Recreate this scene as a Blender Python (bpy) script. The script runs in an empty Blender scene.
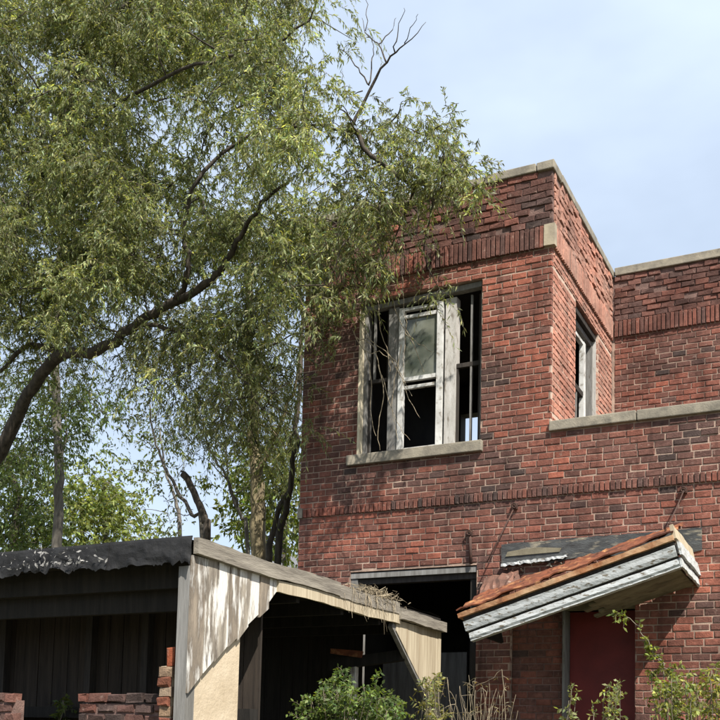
import bpy, math, random
import numpy as np
from mathutils import Vector, Matrix
R = random.Random(7)
rng = np.random.default_rng(11)
S = bpy.context.scene
COL = S.collection

# ------------------------------------------------------------------ camera
YAW, PITCH, ROLL = 0.46876, 0.08319, 0.02362
FPX, CX, CY = 1000.54, 360.0, 654.4           # focal length and principal point of the 720 px photograph
EYE = np.array([2.6888, -9.3095, 1.6])
def cam_axes():
    c, s = math.cos(YAW), math.sin(YAW)
    r = np.array([c, s, 0.]); f = np.array([-s, c, 0.]); u = np.array([0, 0, 1.])
    f2 = f*math.cos(PITCH)+u*math.sin(PITCH); u2 = u*math.cos(PITCH)-f*math.sin(PITCH)
    r3 = r*math.cos(ROLL)+u2*math.sin(ROLL); u3 = u2*math.cos(ROLL)-r*math.sin(ROLL)
    return r3, u3, f2
AR, AU, AF = cam_axes()
cd = bpy.data.cameras.new('camera'); cam = bpy.data.objects.new('camera', cd); COL.objects.link(cam)
cam.matrix_world = Matrix(((AR[0], AU[0], -AF[0], EYE[0]), (AR[1], AU[1], -AF[1], EYE[1]), (AR[2], AU[2], -AF[2], EYE[2]), (0, 0, 0, 1)))
cd.sensor_width = 36; cd.lens = FPX/720*36; cd.shift_y = (CY-360)/720; cd.clip_end = 2000; cd.clip_start = .05
S.camera = cam

# ------------------------------------------------------------------ light
TO_SUN = Vector((.56, -.44, .83)).normalized()
EL = math.asin(TO_SUN.z); AZ = math.atan2(TO_SUN.x, TO_SUN.y)
W = bpy.data.worlds.new('World'); S.world = W; W.use_nodes = True
nt = W.node_tree; nt.nodes.clear(); N = nt.nodes.new; L = nt.links.new
sky = N('ShaderNodeTexSky'); sky.sky_type = 'NISHITA'; sky.sun_disc = False
sky.sun_elevation = EL; sky.sun_rotation = AZ; sky.air_density = 1.0; sky.dust_density = 1.6; sky.ozone_density = 1.6
tc = N('ShaderNodeTexCoord'); mp = N('ShaderNodeMapping'); mp.inputs['Scale'].default_value = (1.0, 1.0, 2.2)
no = N('ShaderNodeTexNoise'); no.inputs['Scale'].default_value = 2.2; no.inputs['Detail'].default_value = 5; no.inputs['Roughness'].default_value = .5
rp = N('ShaderNodeValToRGB'); rp.color_ramp.elements[0].position = .3; rp.color_ramp.elements[1].position = .75
rp.color_ramp.elements[0].color = (.38, .38, .38, 1); rp.color_ramp.elements[1].color = (.8, .8, .8, 1)
mx = N('ShaderNodeMix'); mx.data_type = 'RGBA'; mx.inputs['B'].default_value = (9.2, 10.7, 12.8, 1)   # thin veil of high cloud
bg = N('ShaderNodeBackground'); bg.inputs['Strength'].default_value = .058
wo = N('ShaderNodeOutputWorld')
L(tc.outputs['Generated'], mp.inputs['Vector']); L(mp.outputs[0], no.inputs['Vector']); L(no.outputs['Fac'], rp.inputs[0])
L(rp.outputs[0], mx.inputs['Factor']); L(sky.outputs[0], mx.inputs['A']); L(mx.outputs['Result'], bg.inputs['Color']); L(bg.outputs[0], wo.inputs[0])
sd = bpy.data.lights.new('sun', 'SUN'); sd.energy = 5.0; sd.angle = math.radians(.53); sd.color = (1, .945, .86)
so = bpy.data.objects.new('sun', sd); COL.objects.link(so); so.location = (20, -20, 30)
so.rotation_euler = (-TO_SUN).to_track_quat('-Z', 'Y').to_euler()
S.view_settings.view_transform = 'Standard'; S.view_settings.look = 'None'; S.view_settings.exposure = 1.0; S.view_settings.gamma = 1

# ------------------------------------------------------------------ geometry helpers
def at(px, py, Y=None, X=None):
    """a point of the place, from its direction as measured in the photo and its distance"""
    d = AF + AR*(px-CX)/FPX - AU*(py-CY)/FPX
    t = (Y-EYE[1])/d[1] if Y is not None else (X-EYE[0])/d[0]
    return EYE+d*t
def proj(p):
    q = np.asarray(p)-EYE; z = q@AF
    return CX+FPX*(q@AR)/z, CY-FPX*(q@AU)/z, z

def tag(o, label=None, cat=None, group=None, kind=None):
    if label: o['label'] = label
    if cat: o['category'] = cat
    if group: o['group'] = group
    if kind: o['kind'] = kind
    return o
def empty(name, loc, label, cat, group=None):
    o = bpy.data.objects.new(name, None); COL.objects.link(o); o.location = loc; o.empty_display_size = .2
    return tag(o, label, cat, group)
def link(name, me, mat, parent=None):
    o = bpy.data.objects.new(name, me); COL.objects.link(o)
    if mat is not None and not me.materials: me.materials.append(mat)
    if parent is not None:
        o.parent = parent
        if parent.parent is None: o.matrix_parent_inverse = Matrix.Translation(-parent.location)
    return o
class MB:
    def __init__(s): s.v = []; s.f = []; s.c = []; s.col = None
    def add(s, vs, fs, col=None):
        b = len(s.v); s.v += [tuple(map(float, p)) for p in vs]; s.f += [tuple(b+i for i in f) for f in fs]
        if col is not None: s.c += [tuple(col)+(1.,)]*len(vs)
        return s
    def box(s, x0, x1, y0, y1, z0, z1, j=0., col=None):
        P = [(x, y, z) for z in (z0, z1) for y in (y0, y1) for x in (x0, x1)]
        if j: P = [tuple(c+R.uniform(-j, j) for c in p) for p in P]
        return s.add(P, [(0, 2, 3, 1), (4, 5, 7, 6), (0, 1, 5, 4), (2, 6, 7, 3), (0, 4, 6, 2), (1, 3, 7, 5)], col)
    def bar(s, a, b, w, d, up=(0, 0, 1), col=None, j=0.):
        """a rectangular bar from a to b: w across, d along up"""
        a = Vector(a); b = Vector(b); t = (b-a).normalized(); sd = t.cross(Vector(up)).normalized(); u = sd.cross(t)
        P = []
        for p in (a, b):
            for i, k in ((-1, -1), (1, -1), (1, 1), (-1, 1)):
                q = p+sd*(i*w/2)+u*(k*d/2)
                P.append(tuple(c+R.uniform(-j, j) for c in q))
        return s.add(P, [(3, 2, 1, 0), (4, 5, 6, 7), (0, 1, 5, 4), (1, 2, 6, 5), (2, 3, 7, 6), (3, 0, 4, 7)], col)
    def tube(s, pts, rad, n=7, col=None, jit=0.):
        pts = [Vector(p) for p in pts]; m = len(pts)
        if not hasattr(rad, '__len__'): rad = [rad]*m
        ref = Vector((.37, .21, .9)); vs = []
        for i, p in enumerate(pts):
            t = (pts[min(i+1, m-1)]-pts[max(i-1, 0)]).normalized()
            a = t.cross(ref)
            if a.length < .05: a = t.cross(Vector((1, 0, 0)))
            a.normalize(); b = t.cross(a)
            for k in range(n):
                g = 2*math.pi*k/n
                vs.append(p+(a*math.cos(g)+b*math.sin(g))*rad[i]*(1+(R.uniform(-jit, jit) if jit else 0)))
        fs = [(i*n+k, i*n+(k+1) % n, (i+1)*n+(k+1) % n, (i+1)*n+k) for i in range(m-1) for k in range(n)]
        fs += [tuple(range(n-1, -1, -1)), tuple(range((m-1)*n, m*n))]
        return s.add(vs, fs, col)
    def prism(s, poly, d, col=None):
        """poly: planar 3D outline, extruded by vector d"""
        n = len(poly); P = [Vector(p) for p in poly]; Q = [p+Vector(d) for p in P]
        return s.add(P+Q, [tuple(range(n-1, -1, -1)), tuple(range(n, 2*n))]+[(i, (i+1) % n, n+(i+1) % n, n+i) for i in range(n)], col)
    def mesh(s, name, smooth=False):
        me = bpy.data.meshes.new(name); me.from_pydata(s.v, [], s.f)
        if s.c:
            a = me.color_attributes.new('tone', 'FLOAT_COLOR', 'POINT'); a.data.foreach_set('color', np.array(s.c, np.float32).ravel())
        if smooth: me.polygons.foreach_set('use_smooth', [True]*len(s.f))
        return me
    def build(s, name, mat, parent=None, smooth=False):
        return link(name, s.mesh(name, smooth), mat, parent)
def quads_mesh(name, V, F, C=None):
    """numpy arrays -> mesh; F is (n,4)"""
    me = bpy.data.meshes.new(name)
    me.vertices.add(len(V)); me.vertices.foreach_set('co', np.asarray(V, np.float32).ravel())
    n = len(F); k = F.shape[1]
    me.loops.add(n*k); me.loops.foreach_set('vertex_index', np.asarray(F, np.int32).ravel())
    me.polygons.add(n); me.polygons.foreach_set('loop_start', np.arange(n, dtype=np.int32)*k)
    if C is not None:
        a = me.color_attributes.new('tone', 'FLOAT_COLOR', 'POINT'); a.data.foreach_set('color', np.asarray(C, np.float32).ravel())
    me.update(calc_edges=True); me.validate()
    return me

# ------------------------------------------------------------------ materials
MATS = {}
def mat(name, c1, c2=None, scale=6, rough=.85, bump=.25, bscale=40, detail=6, stretch=(1, 1, 1), c3=None, t3=(.55, .7), s3=3, metal=0, attr=False, spec=.25, lo=.35, hi=.65, soot=False):
    m = bpy.data.materials.new(name); m.use_nodes = True; nt = m.node_tree; b = nt.nodes['Principled BSDF']
    N = nt.nodes.new; L = nt.links.new
    b.inputs['Roughness'].default_value = rough; b.inputs['Metallic'].default_value = metal
    b.inputs['Specular IOR Level'].default_value = spec
    tc = N('ShaderNodeTexCoord'); mp = N('ShaderNodeMapping'); mp.inputs['Scale'].default_value = stretch; L(tc.outputs['Object'], mp.inputs['Vector'])
    def noise(sc, dt=detail):
        n = N('ShaderNodeTexNoise'); n.inputs['Scale'].default_value = sc; n.inputs['Detail'].default_value = dt; n.inputs['Roughness'].default_value = .62; L(mp.outputs[0], n.inputs['Vector']); return n
    def ramp(n, p0, p1):
        r = N('ShaderNodeMapRange'); r.inputs['From Min'].default_value = p0; r.inputs['From Max'].default_value = p1; L(n.outputs['Fac'], r.inputs['Value']); return r
    def mix(f, a, c, mode='MIX'):
        x = N('ShaderNodeMix'); x.data_type = 'RGBA'; x.blend_type = mode
        if isinstance(f, (int, float)): x.inputs['Factor'].default_value = f
        else: L(f.outputs[0], x.inputs['Factor'])
        for s, k in ((a, 'A'), (c, 'B')):
            if isinstance(s, tuple): x.inputs[k].default_value = tuple(s)+(1,)
            else: L(s, x.inputs[k])
        return x.outputs['Result']
    n1 = noise(scale)
    if attr:
        at_ = N('ShaderNodeAttribute'); at_.attribute_name = 'tone'
        f = ramp(n1, .3, .72)
        dk = mix(1.0, at_.outputs['Color'], (.66, .64, .64), 'MULTIPLY'); lt = mix(1.0, at_.outputs['Color'], (1.22, 1.2, 1.18), 'MULTIPLY')
        out = mix(f, dk, lt)
    else:
        out = mix(ramp(n1, lo, hi), c1, c2 or c1)
    if c3: out = mix(ramp(noise(s3), *t3), out, c3)
    if soot:
        out = mix(ramp(noise(1.1), .46, .7), out, mix(1.0, out, (.48, .46, .46), 'MULTIPLY')); out = mix(ramp(noise(3.7), .5, .72), out, mix(1.0, out, (.6, .58, .58), 'MULTIPLY'))
        m2 = N('ShaderNodeMapping'); m2.inputs['Scale'].default_value = (5, 5, .45); L(tc.outputs['Object'], m2.inputs['Vector'])
        n2 = N('ShaderNodeTexNoise'); n2.inputs['Scale'].default_value = 1.6; n2.inputs['Detail'].default_value = 6; L(m2.outputs[0], n2.inputs['Vector'])
        out = mix(ramp(n2, .54, .72), out, mix(1.0, out, (.55, .54, .54), 'MULTIPLY'))
    L(out, b.inputs['Base Color'])
    if bump:
        nb = noise(bscale, 5); bp = N('ShaderNodeBump'); bp.inputs['Strength'].default_value = bump; bp.inputs['Distance'].default_value = .01
        L(nb.outputs['Fac'], bp.inputs['Height']); L(bp.outputs[0], b.inputs['Normal'])
    MATS[name] = m
    return m
mat('brick', (.3, .1, .07), attr=True, scale=26, rough=.92, bump=.7, bscale=80, c3=(.36, .26, .21), t3=(.6, .8), s3=17, soot=True)
mat('mortar', (.43, .315, .245), (.26, .185, .145), scale=4, rough=.95, bump=.6, bscale=120, c3=(.11, .075, .06), t3=(.56, .74), s3=2.3, soot=True)
mat('mortar_sunlit', (.52, .4, .32), (.38, .28, .22), scale=4, rough=.95, bump=.5, bscale=120)  # return wall only: sunlight put into a brighter mortar colour
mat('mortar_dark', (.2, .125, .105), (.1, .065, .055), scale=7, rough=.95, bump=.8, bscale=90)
mat('stone', (.27, .24, .185), (.15, .135, .108), scale=7, bump=.4, bscale=60, c3=(.09, .085, .07), t3=(.58, .75), s3=4)
mat('stone_pale', (.34, .29, .21), (.23, .195, .145), scale=9, bump=.3)
mat('white_paint', (.55, .55, .53), (.36, .355, .335), scale=7, rough=.6, bump=.25, c3=(.17, .145, .11), t3=(.55, .68), s3=14)
mat('worn_paint', (.46, .445, .42), (.33, .315, .29), scale=5, rough=.75, bump=.3, c3=(.16, .14, .115), t3=(.52, .66), s3=9, stretch=(3, 3, .7))
mat('grey_paint', (.2, .195, .185), (.11, .105, .095), scale=8, rough=.75, bump=.3, c3=(.1, .085, .07), t3=(.58, .7), s3=12, stretch=(3, 3, .6))
mat('cream_paint', (.56, .5, .37), (.46, .4, .28), scale=5, rough=.8, bump=.2, c3=(.2, .16, .11), t3=(.62, .72), s3=10, stretch=(2, 2, .6))
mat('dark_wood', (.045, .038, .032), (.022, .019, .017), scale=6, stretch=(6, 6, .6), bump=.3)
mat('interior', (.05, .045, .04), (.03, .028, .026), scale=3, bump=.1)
mat('roofing_felt', (.018, .018, .0185), (.008, .008, .0085), scale=9, rough=.75, bump=.6, bscale=30)
mat('felt_flake', (.3, .29, .27), (.1, .1, .1), scale=20, rough=.8)
mat('barn_board', (.3, .265, .215), (.11, .092, .075), scale=3.4, stretch=(4.5, 4.5, .9), bump=.6, bscale=14, c3=(.56, .54, .5), t3=(.46, .54), s3=2.4, detail=10)
mat('barn_board_dirty', (.24, .2, .155), (.07, .058, .048), scale=3, stretch=(4.5, 4.5, .9), bump=.5, bscale=14, c3=(.58, .56, .52), t3=(.52, .66), s3=3)
mat('plank_yellow', (.44, .38, .275), (.27, .22, .15), scale=3, stretch=(8, 8, .4), bump=.3, bscale=12, c3=(.3, .2, .1), t3=(.64, .75), s3=3)
mat('grey_board', (.25, .225, .185), (.13, .115, .095), scale=4, stretch=(5, .6, 5), bump=.5, bscale=18, c3=(.06, .055, .045), t3=(.6, .72), s3=6)
mat('grey_post', (.21, .205, .195), (.115, .11, .1), scale=4, stretch=(6, 6, .5), bump=.4, bscale=18)
mat('shade_board', (.022, .019, .016), (.01, .009, .008), scale=4, stretch=(6, 6, .5), bump=.4, bscale=18)  # near-black: shade inside the shed put into the wood colour
mat('brown_board', (.042, .032, .024), (.018, .014, .011), scale=4, stretch=(6, 6, .5), bump=.4, bscale=18)  # partition's shade put into a darkened brown
mat('stucco', (.5, .42, .31), (.36, .29, .2), scale=2.2, bump=.5, bscale=40, c3=(.26, .13, .08), t3=(.66, .74), s3=5, detail=9)
mat('rust', (.19, .062, .028), (.075, .028, .018), scale=5, bump=.5, bscale=30, c3=(.4, .2, .085), t3=(.54, .7), s3=7, rough=.9)
mat('torn', (.17, .085, .06), (.08, .045, .034), scale=9, bump=.7, bscale=40, c3=(.32, .25, .2), t3=(.6, .75), s3=14)
mat('rust_lip', (.4, .26, .15), (.26, .1, .04), scale=6, bump=.5, bscale=30, c3=(.1, .05, .03), t3=(.58, .7), s3=12)
mat('peeling_white', (.45, .47, .47), (.33, .345, .34), scale=6, bump=.4, bscale=30, c3=(.13, .11, .08), t3=(.54, .64), s3=15, rough=.65, stretch=(1.1, 3, 3.2))
mat('soffit', (.2, .18, .125), (.11, .095, .065), scale=5, bump=.3, c3=(.09, .07, .05), t3=(.55, .68), s3=8)
mat('flashing', (.075, .08, .08), (.035, .035, .035), scale=7, rough=.7, bump=.5, c3=(.26, .23, .17), t3=(.54, .66), s3=4, stretch=(1, 1, 3))
mat('red_door', (.15, .022, .02), (.1, .016, .015), scale=3, rough=.55, bump=.1)
mat('iron', (.04, .026, .022), (.075, .038, .027), scale=30, rough=.8, bump=.3)
mat('bark', (.085, .07, .055), (.03, .025, .02), scale=7, stretch=(3, 3, .7), bump=.9, bscale=22)
mat('bark_pale', (.26, .215, .125), (.13, .105, .065), scale=6, stretch=(3, 3, .8), bump=.8, bscale=20)
mat('bark_grey', (.16, .145, .12), (.08, .07, .06), scale=7, stretch=(3, 3, .6), bump=.8, bscale=20)
mat('twig', (.17, .145, .105), (.1, .085, .06), scale=10, bump=0)
mat('dry', (.3, .25, .17), (.15, .12, .08), scale=10, bump=0)
mat('soil', (.12, .095, .06), (.06, .075, .03), scale=.6, bump=.6, bscale=8, c3=(.2, .17, .11), t3=(.55, .7), s3=2)
mat('shingle', (.15, .15, .16), (.1, .1, .105), scale=6, bump=.3)
mat('siding', (.5, .48, .44), (.42, .4, .37), scale=2, stretch=(1, 1, 6), bump=.1)
def leaf_mat(name, trans=.45, rough=.5):
    m = bpy.data.materials.new(name); m.use_nodes = True; nt = m.node_tree; N = nt.nodes.new; L = nt.links.new
    b = nt.nodes['Principled BSDF']; a = N('ShaderNodeAttribute'); a.attribute_name = 'tone'
    b.inputs['Roughness'].default_value = rough; b.inputs['Specular IOR Level'].default_value = .35
    L(a.outputs['Color'], b.inputs['Base Color'])
    h = N('ShaderNodeMix'); h.data_type = 'RGBA'; h.blend_type = 'MULTIPLY'; h.inputs['Factor'].default_value = 1; h.inputs['B'].default_value = (1.5, 1.45, .6, 1)
    L(a.outputs['Color'], h.inputs['A'])
    t = N('ShaderNodeBsdfTranslucent'); L(h.outputs['Result'], t.inputs['Color'])
    x = N('ShaderNodeMixShader'); x.inputs[0].default_value = trans
    L(b.outputs[0], x.inputs[1]); L(t.outputs[0], x.inputs[2]); L(x.outputs[0], nt.nodes['Material Output'].inputs['Surface'])
    MATS[name] = m; return m
leaf_mat('leaf')
def glass_mat():
    m = bpy.data.materials.new('glass'); m.use_nodes = True; nt = m.node_tree; N = nt.nodes.new; L = nt.links.new
    b = nt.nodes['Principled BSDF']
    n = N('ShaderNodeTexNoise'); n.inputs['Scale'].default_value = 4; n.inputs['Detail'].default_value = 5
    r = N('ShaderNodeValToRGB'); r.color_ramp.elements[0].position = .35; r.color_ramp.elements[1].position = .7
    r.color_ramp.elements[0].color = (.05, .06, .045, 1); r.color_ramp.elements[1].color = (.2, .21, .17, 1)
    tc = N('ShaderNodeTexCoord'); L(tc.outputs['Object'], n.inputs['Vector']); L(n.outputs['Fac'], r.inputs[0]); L(r.outputs[0], b.inputs['Base Color'])
    b.inputs['Roughness'].default_value = .12; b.inputs['Specular IOR Level'].default_value = .7; b.inputs['Alpha'].default_value = .8
    MATS['glass'] = m
glass_mat()
M = MATS

# ------------------------------------------------------------------ ground
def gh(x, y):
    t = np.clip((y+8.5)/7.0, 0, 1); t = t*t*(3-2*t)
    return .45*t+.04*np.sin(x*1.7+y*.9)*np.cos(y*1.3-x*.4)
n = 121
g = np.concatenate([-np.geomspace(400, 12.5, 30)[:-1], np.linspace(-12, 12, n-58), np.geomspace(12.5, 400, 30)[1:]])
gx, gy = np.meshgrid(g, g); gz = gh(gx, gy); k = len(g)
V = np.stack([gx.ravel(), gy.ravel(), gz.ravel()], 1)
I = np.arange(k*k).reshape(k, k); F = np.stack([I[:-1, :-1].ravel(), I[:-1, 1:].ravel(), I[1:, 1:].ravel(), I[1:, :-1].ravel()], 1)
tag(link('ground', quads_mesh('ground', V, F), M['soil']), kind='structure')

# ------------------------------------------------------------------ brick building
def vnoise(x, y, seed=0):
    def h(i, j):
        s = math.sin(i*127.1+j*311.7+seed*74.7)*43758.5453
        return s-math.floor(s)
    i, j = math.floor(x), math.floor(y); fx, fy = x-i, y-j; fx = fx*fx*(3-2*fx); fy = fy*fy*(3-2*fy)
    return (h(i, j)*(1-fx)+h(i+1, j)*fx)*(1-fy)+(h(i, j+1)*(1-fx)+h(i+1, j+1)*fx)*fy
PAL = [(.305, .106, .069), (.25, .092, .063), (.205, .082, .059), (.168, .075, .056), (.136, .067, .053), (.102, .058, .049), (.065, .046, .041)]
def brick_tone(u, z, dark=0.):
    q = vnoise(u*1.3, z*2.1, 1)*.55+vnoise(u*3.1, z*4.3, 2)*.45
    k = (q-.5)*5.2+2.3+R.gauss(0, .85)+dark
    if R.random() < .016: k += 2.2
    k = min(max(k, 0), 5.99); i = int(k); f = k-i
    a, b = PAL[i], PAL[min(i+1, 6)]
    s = R.uniform(.88, 1.12)
    return tuple((a[j]*(1-f)+b[j]*f)*s for j in range(3))
def brick_piece(mb, O, U, Nn, u0, u1, z0, z1, pr, depth, col, j=.0015, ch=None):
    """one brick: O origin, U along the wall, Nn outwards; pr = how far proud of the face plane"""
    vs = []; ch = ch or R.uniform(.003, .0075)
    for (d, e) in ((-depth, 0), (pr-ch, 0), (pr, ch)):
        for (u, z) in ((u0+e, z0+e), (u1-e, z0+e), (u1-e, z1-e), (u0+e, z1-e)):
            z = z+.0045*(vnoise(u*.9+3, z*1.4, 21)-.5)*2+.002*(vnoise(u*4, z*9, 22)-.5)*2
            vs.append(O+U*(u+R.uniform(-j, j))+Nn*(d+(R.uniform(-j, j) if d > 0 or e else 0))+Vector((0, 0, z+R.uniform(-j, j))))
    fs = [(8, 9, 10, 11)]+[(a+i, a+(i+1) % 4, a+4+(i+1) % 4, a+4+i) for a in (0, 4) for i in range(4)]
    mb.add(vs, fs, col)
CH, BL, JT = .0677, .16, .0098
def rows_between(z0, z1, pitch, anchor_top=True):
    n = max(1, round((z1-z0)/pitch)); p = (z1-z0)/n
    return [(z0+i*p, z0+(i+1)*p) for i in range(n)]
def lay_wall(O, U, Nn, u0, u1, zones, holes, off=0.):
    """zones: (z0, z1, kind, proud, darkness, jitter).  returns brick tuples"""
    out = []
    for (z0, z1, kind, pr, dk, jt) in zones:
        if kind == 'course':
            rows = rows_between(z0, z1, CH); w = BL
        else:
            rows = [(z0, z1)]; w = .0505
        for ri, (a, b) in enumerate(rows):
            u = u0-(w*.5 if (ri % 2 and kind == 'course') else 0)-off+R.uniform(-.008, .008)
            while u < u1:
                wj = w*R.uniform(.95, 1.05) if kind == 'course' else w
                ul, ur = max(u, u0)+JT/2, min(u+wj, u1)-JT/2
                u += wj
                pcs = [(ul, ur)]
                za, zb = a+JT/2, b-JT/2
                for (h0, h1, k0, k1) in holes:
                    if zb <= k0 or za >= k1: continue
                    if za < k0 < zb and k0-za > .02: zb = k0; continue
                    if za < k1 < zb and zb-k1 > .02: za = k1; continue
                    nw = []
                    for (p, q) in pcs:
                        if q <= h0 or p >= h1: nw.append((p, q)); continue
                        if p < h0: nw.append((p, h0))
                        if q > h1: nw.append((h1, q))
                    pcs = nw
                for (p, q) in pcs:
                    if q-p < .018: continue
                    if jt > .004 and R.random() < .05: continue          # lost bricks of the crumbling parapet
                    out.append((p, q, za, zb, pr+abs(R.gauss(0, jt)) if jt > .004 else pr+max(-.003, R.gauss(0, jt)), brick_tone(p+O.x+O.y*3, za, dk), jt))
    return out
def backing(O, U, Nn, u0, u1, z0, z1, holes, setback, thick, extra=(), caps=(True, True)):
    """the solid wall behind the brick skin, pierced by its openings"""
    us = sorted({u0, u1}|{h for q in holes for h in q[:2] if u0 < h < u1}); zs = sorted({z0, z1}|{h for q in holes for h in q[2:] if z0 < h < z1}|set(extra))
    mb = MB()
    inside = lambda u, z: any(h[0] < u < h[1] and h[2] < z < h[3] for h in holes)
    P = lambda u, d, z: O+U*u+Nn*d+Vector((0, 0, z))
    a, b = -setback, -setback-thick
    for i in range(len(us)-1):
        for j in range(len(zs)-1):
            ua, ub, za, zb = us[i], us[i+1], zs[j], zs[j+1]
            if inside((ua+ub)/2, (za+zb)/2): continue
            mb.add([P(ua, a, za), P(ub, a, za), P(ub, a, zb), P(ua, a, zb)], [(0, 1, 2, 3)])
            mb.add([P(ua, b, za), P(ub, b, za), P(ub, b, zb), P(ua, b, zb)], [(3, 2, 1, 0)])
    for (h0, h1, k0, k1) in holes:
        c0, c1 = max(h0, u0), min(h1, u1)
        for (p, q) in (((h0, k0), (h0, k1)), ((c0, k1), (c1, k1)), ((h1, k1), (h1, k0)), ((c1, k0), (c0, k0))):
            if not (u0 <= p[0] <= u1): continue
            mb.add([P(p[0], a+setback*.6, p[1]), P(q[0], a+setback*.6, q[1]), P(q[0], b, q[1]), P(p[0], b, p[1])], [(0, 1, 2, 3)])
    for (p, q) in (((u0, z0), (u0, z1)), ((u0, z1), (u1, z1)), ((u1, z1), (u1, z0)), ((u1, z0), (u0, z0))):
        if p[0] == q[0] and not caps[p[0] == u1]: continue
        mb.add([P(p[0], a, p[1]), P(q[0], a, q[1]), P(q[0], b, q[1]), P(p[0], b, p[1])], [(0, 1, 2, 3)])
    return mb
BLD = empty('brick_building', (-.4, 0, .4), 'two-storey red brick building with stone copings, broken windows and stepped parapet', 'building')
XL, XR, YB = -2.815, 4.6, 2.6
ZR0, ZR1, ZS0, ZS1, ZP, ZLED = 3.97, 4.073, 6.487, 6.713, 7.288, 4.615
WIN = (-2.127, -.727, 4.60, 6.30); DOOR = (-2.165, -.745, -.2, 3.345); RED = (-.392, .806, -.2, 2.955)
EX, EY = Vector((1, 0, 0)), Vector((0, 1, 0))
O0 = Vector((0, 0, 0))
fw_holes = [WIN, DOOR, RED]
SB = .007
jobs = []   # (parent part, O, U, N, bricks, brick depth)
PB = (ZS0-ZR1)/36; ZB8 = ZR1+8*PB
fw = backing(O0, EX, -EY, XL, -.012, 0, ZS1, [WIN, DOOR, (RED[0], 9., RED[2], RED[3])], SB, .24, caps=(True, False)).build('front_wall', M['mortar'], BLD)
backing(O0, EX, -EY, XL, -.012, ZS1, ZP, [], SB, .24).build('parapet_core', M['mortar_dark'], BLD)
lw = backing(O0, EX, -EY, -.012, XR, 0, ZLED, [(-9., RED[1], RED[2], RED[3])], SB, .24, caps=(False, True)).build('entrance_wall', M['mortar'], BLD)
fb = lay_wall(O0, EX, -EY, XL, XR, [(0, ZR0, 'course', 0, .1, .0018), (ZR0, ZR1, 'rowlock', .02, .7, .003), (ZR1, ZB8, 'course', 0, .7, .0025)], fw_holes+[(XL-.1, XL+.05, ZR0, ZR1)])
fb2 = lay_wall(O0, EX, -EY, XL, 0, [(ZB8, ZS0, 'course', 0, .15, .0018), (ZS0, ZS1, 'soldier', .028, 1.0, .003), (ZS1, ZP, 'course', .003, 1.7, .007)], fw_holes+[(-.083, .1, ZS0, ZS1)])
jobs.append((fw, O0, EX, -EY, [b for b in fb if b[0]+b[1] < 0]+fb2))
jobs.append((lw, O0, EX, -EY, [b for b in fb if b[0]+b[1] >= 0]))
# return wall of the taller bay (faces +X)
SW = (.90, 1.93, 4.78, 6.325)
rw = backing(O0, EY, EX, .012, YB, 4.5, ZS1, [SW], SB, .22).build('return_wall', M['mortar_sunlit'], BLD)
backing(O0, EY, EX, .012, YB, ZS1, ZP, [], SB, .22).build('parapet_core', M['mortar_dark'], BLD)
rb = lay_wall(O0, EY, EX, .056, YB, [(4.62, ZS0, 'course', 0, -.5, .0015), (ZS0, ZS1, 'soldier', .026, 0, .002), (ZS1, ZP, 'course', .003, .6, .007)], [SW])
rb = [b[:5]+(tuple(c*.85+p for c, p in zip(b[5], (.25, .148, .11))),)+b[6:] for b in rb]      # paler bricks: direct sun on this wall put into their colour
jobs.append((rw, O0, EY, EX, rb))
OB = Vector((0, YB, 0))
bw = backing(OB, EX, -EY, 0, XR, 4.5, 6.73, [], SB, .22).build('rear_upper_wall', M['mortar'], BLD)
backing(OB, EX, -EY, 0, XR, 6.73, ZP+.005, [], SB, .22).build('parapet_core', M['mortar_dark'], BLD)
bb = lay_wall(OB, EX, -EY, .03, XR, [(4.62, 6.525, 'course', 0, .9, .002), (6.525, 6.73, 'soldier', .028, .8, .002), (6.73, ZP+.005, 'course', .003, 1.6, .006)], [])
jobs.append((bw, OB, EX, -EY, bb))
# recessed brick infill beside the red door
OI = Vector((0, .062, 0))
iw = backing(OI, EX, -EY, RED[0], .118, 0, RED[3], [], SB, .1).build('infill_wall', M['mortar_dark'], BLD)
ib = lay_wall(OI, EX, -EY, RED[0], .118, [(0, RED[3], 'course', 0, 1.0, .002)], [])
jobs.append((iw, OI, EX, -EY, ib))
# rank the bricks by how large they show
rank = []
for ji, (par, O, U, Nn, bs) in enumerate(jobs):
    for bi, b in enumerate(bs):
        c = O+U*((b[0]+b[1])/2)+Vector((0, 0, (b[2]+b[3])/2)); px, py, z = proj(c)
        vis = 4 < px < 716 and 4 < py < 690 and not (px < 480 and py < 350) and not (462 < px < 706 and py > 525)
        e0 = proj(O+U*b[0]+Vector((0, 0, b[2]))); e1 = proj(O+U*b[1]+Vector((0, 0, b[3])))
        if vis: rank.append((abs(e1[0]-e0[0])*abs((b[3]-b[2])*FPX/z), ji, bi))
rank.sort(reverse=True); single = {(j, i) for _, j, i in rank[:295]}
for ji, (par, O, U, Nn, bs) in enumerate(jobs):
    mb = MB()
    for bi, (p, q, a, b, pr, col, jt) in enumerate(bs):
        j = .0024 if jt < .004 else .006
        if (ji, bi) in single:
            m1 = MB(); brick_piece(m1, O, U, Nn, p, q, a, b, pr, .05, col, j); m1.build('brick', M['brick'], par)
        else:
            brick_piece(mb, O, U, Nn, p, q, a, b, pr, .05, col, j)
    tag(mb.build('brick_courses', M['brick'], par), kind='stuff')
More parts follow.
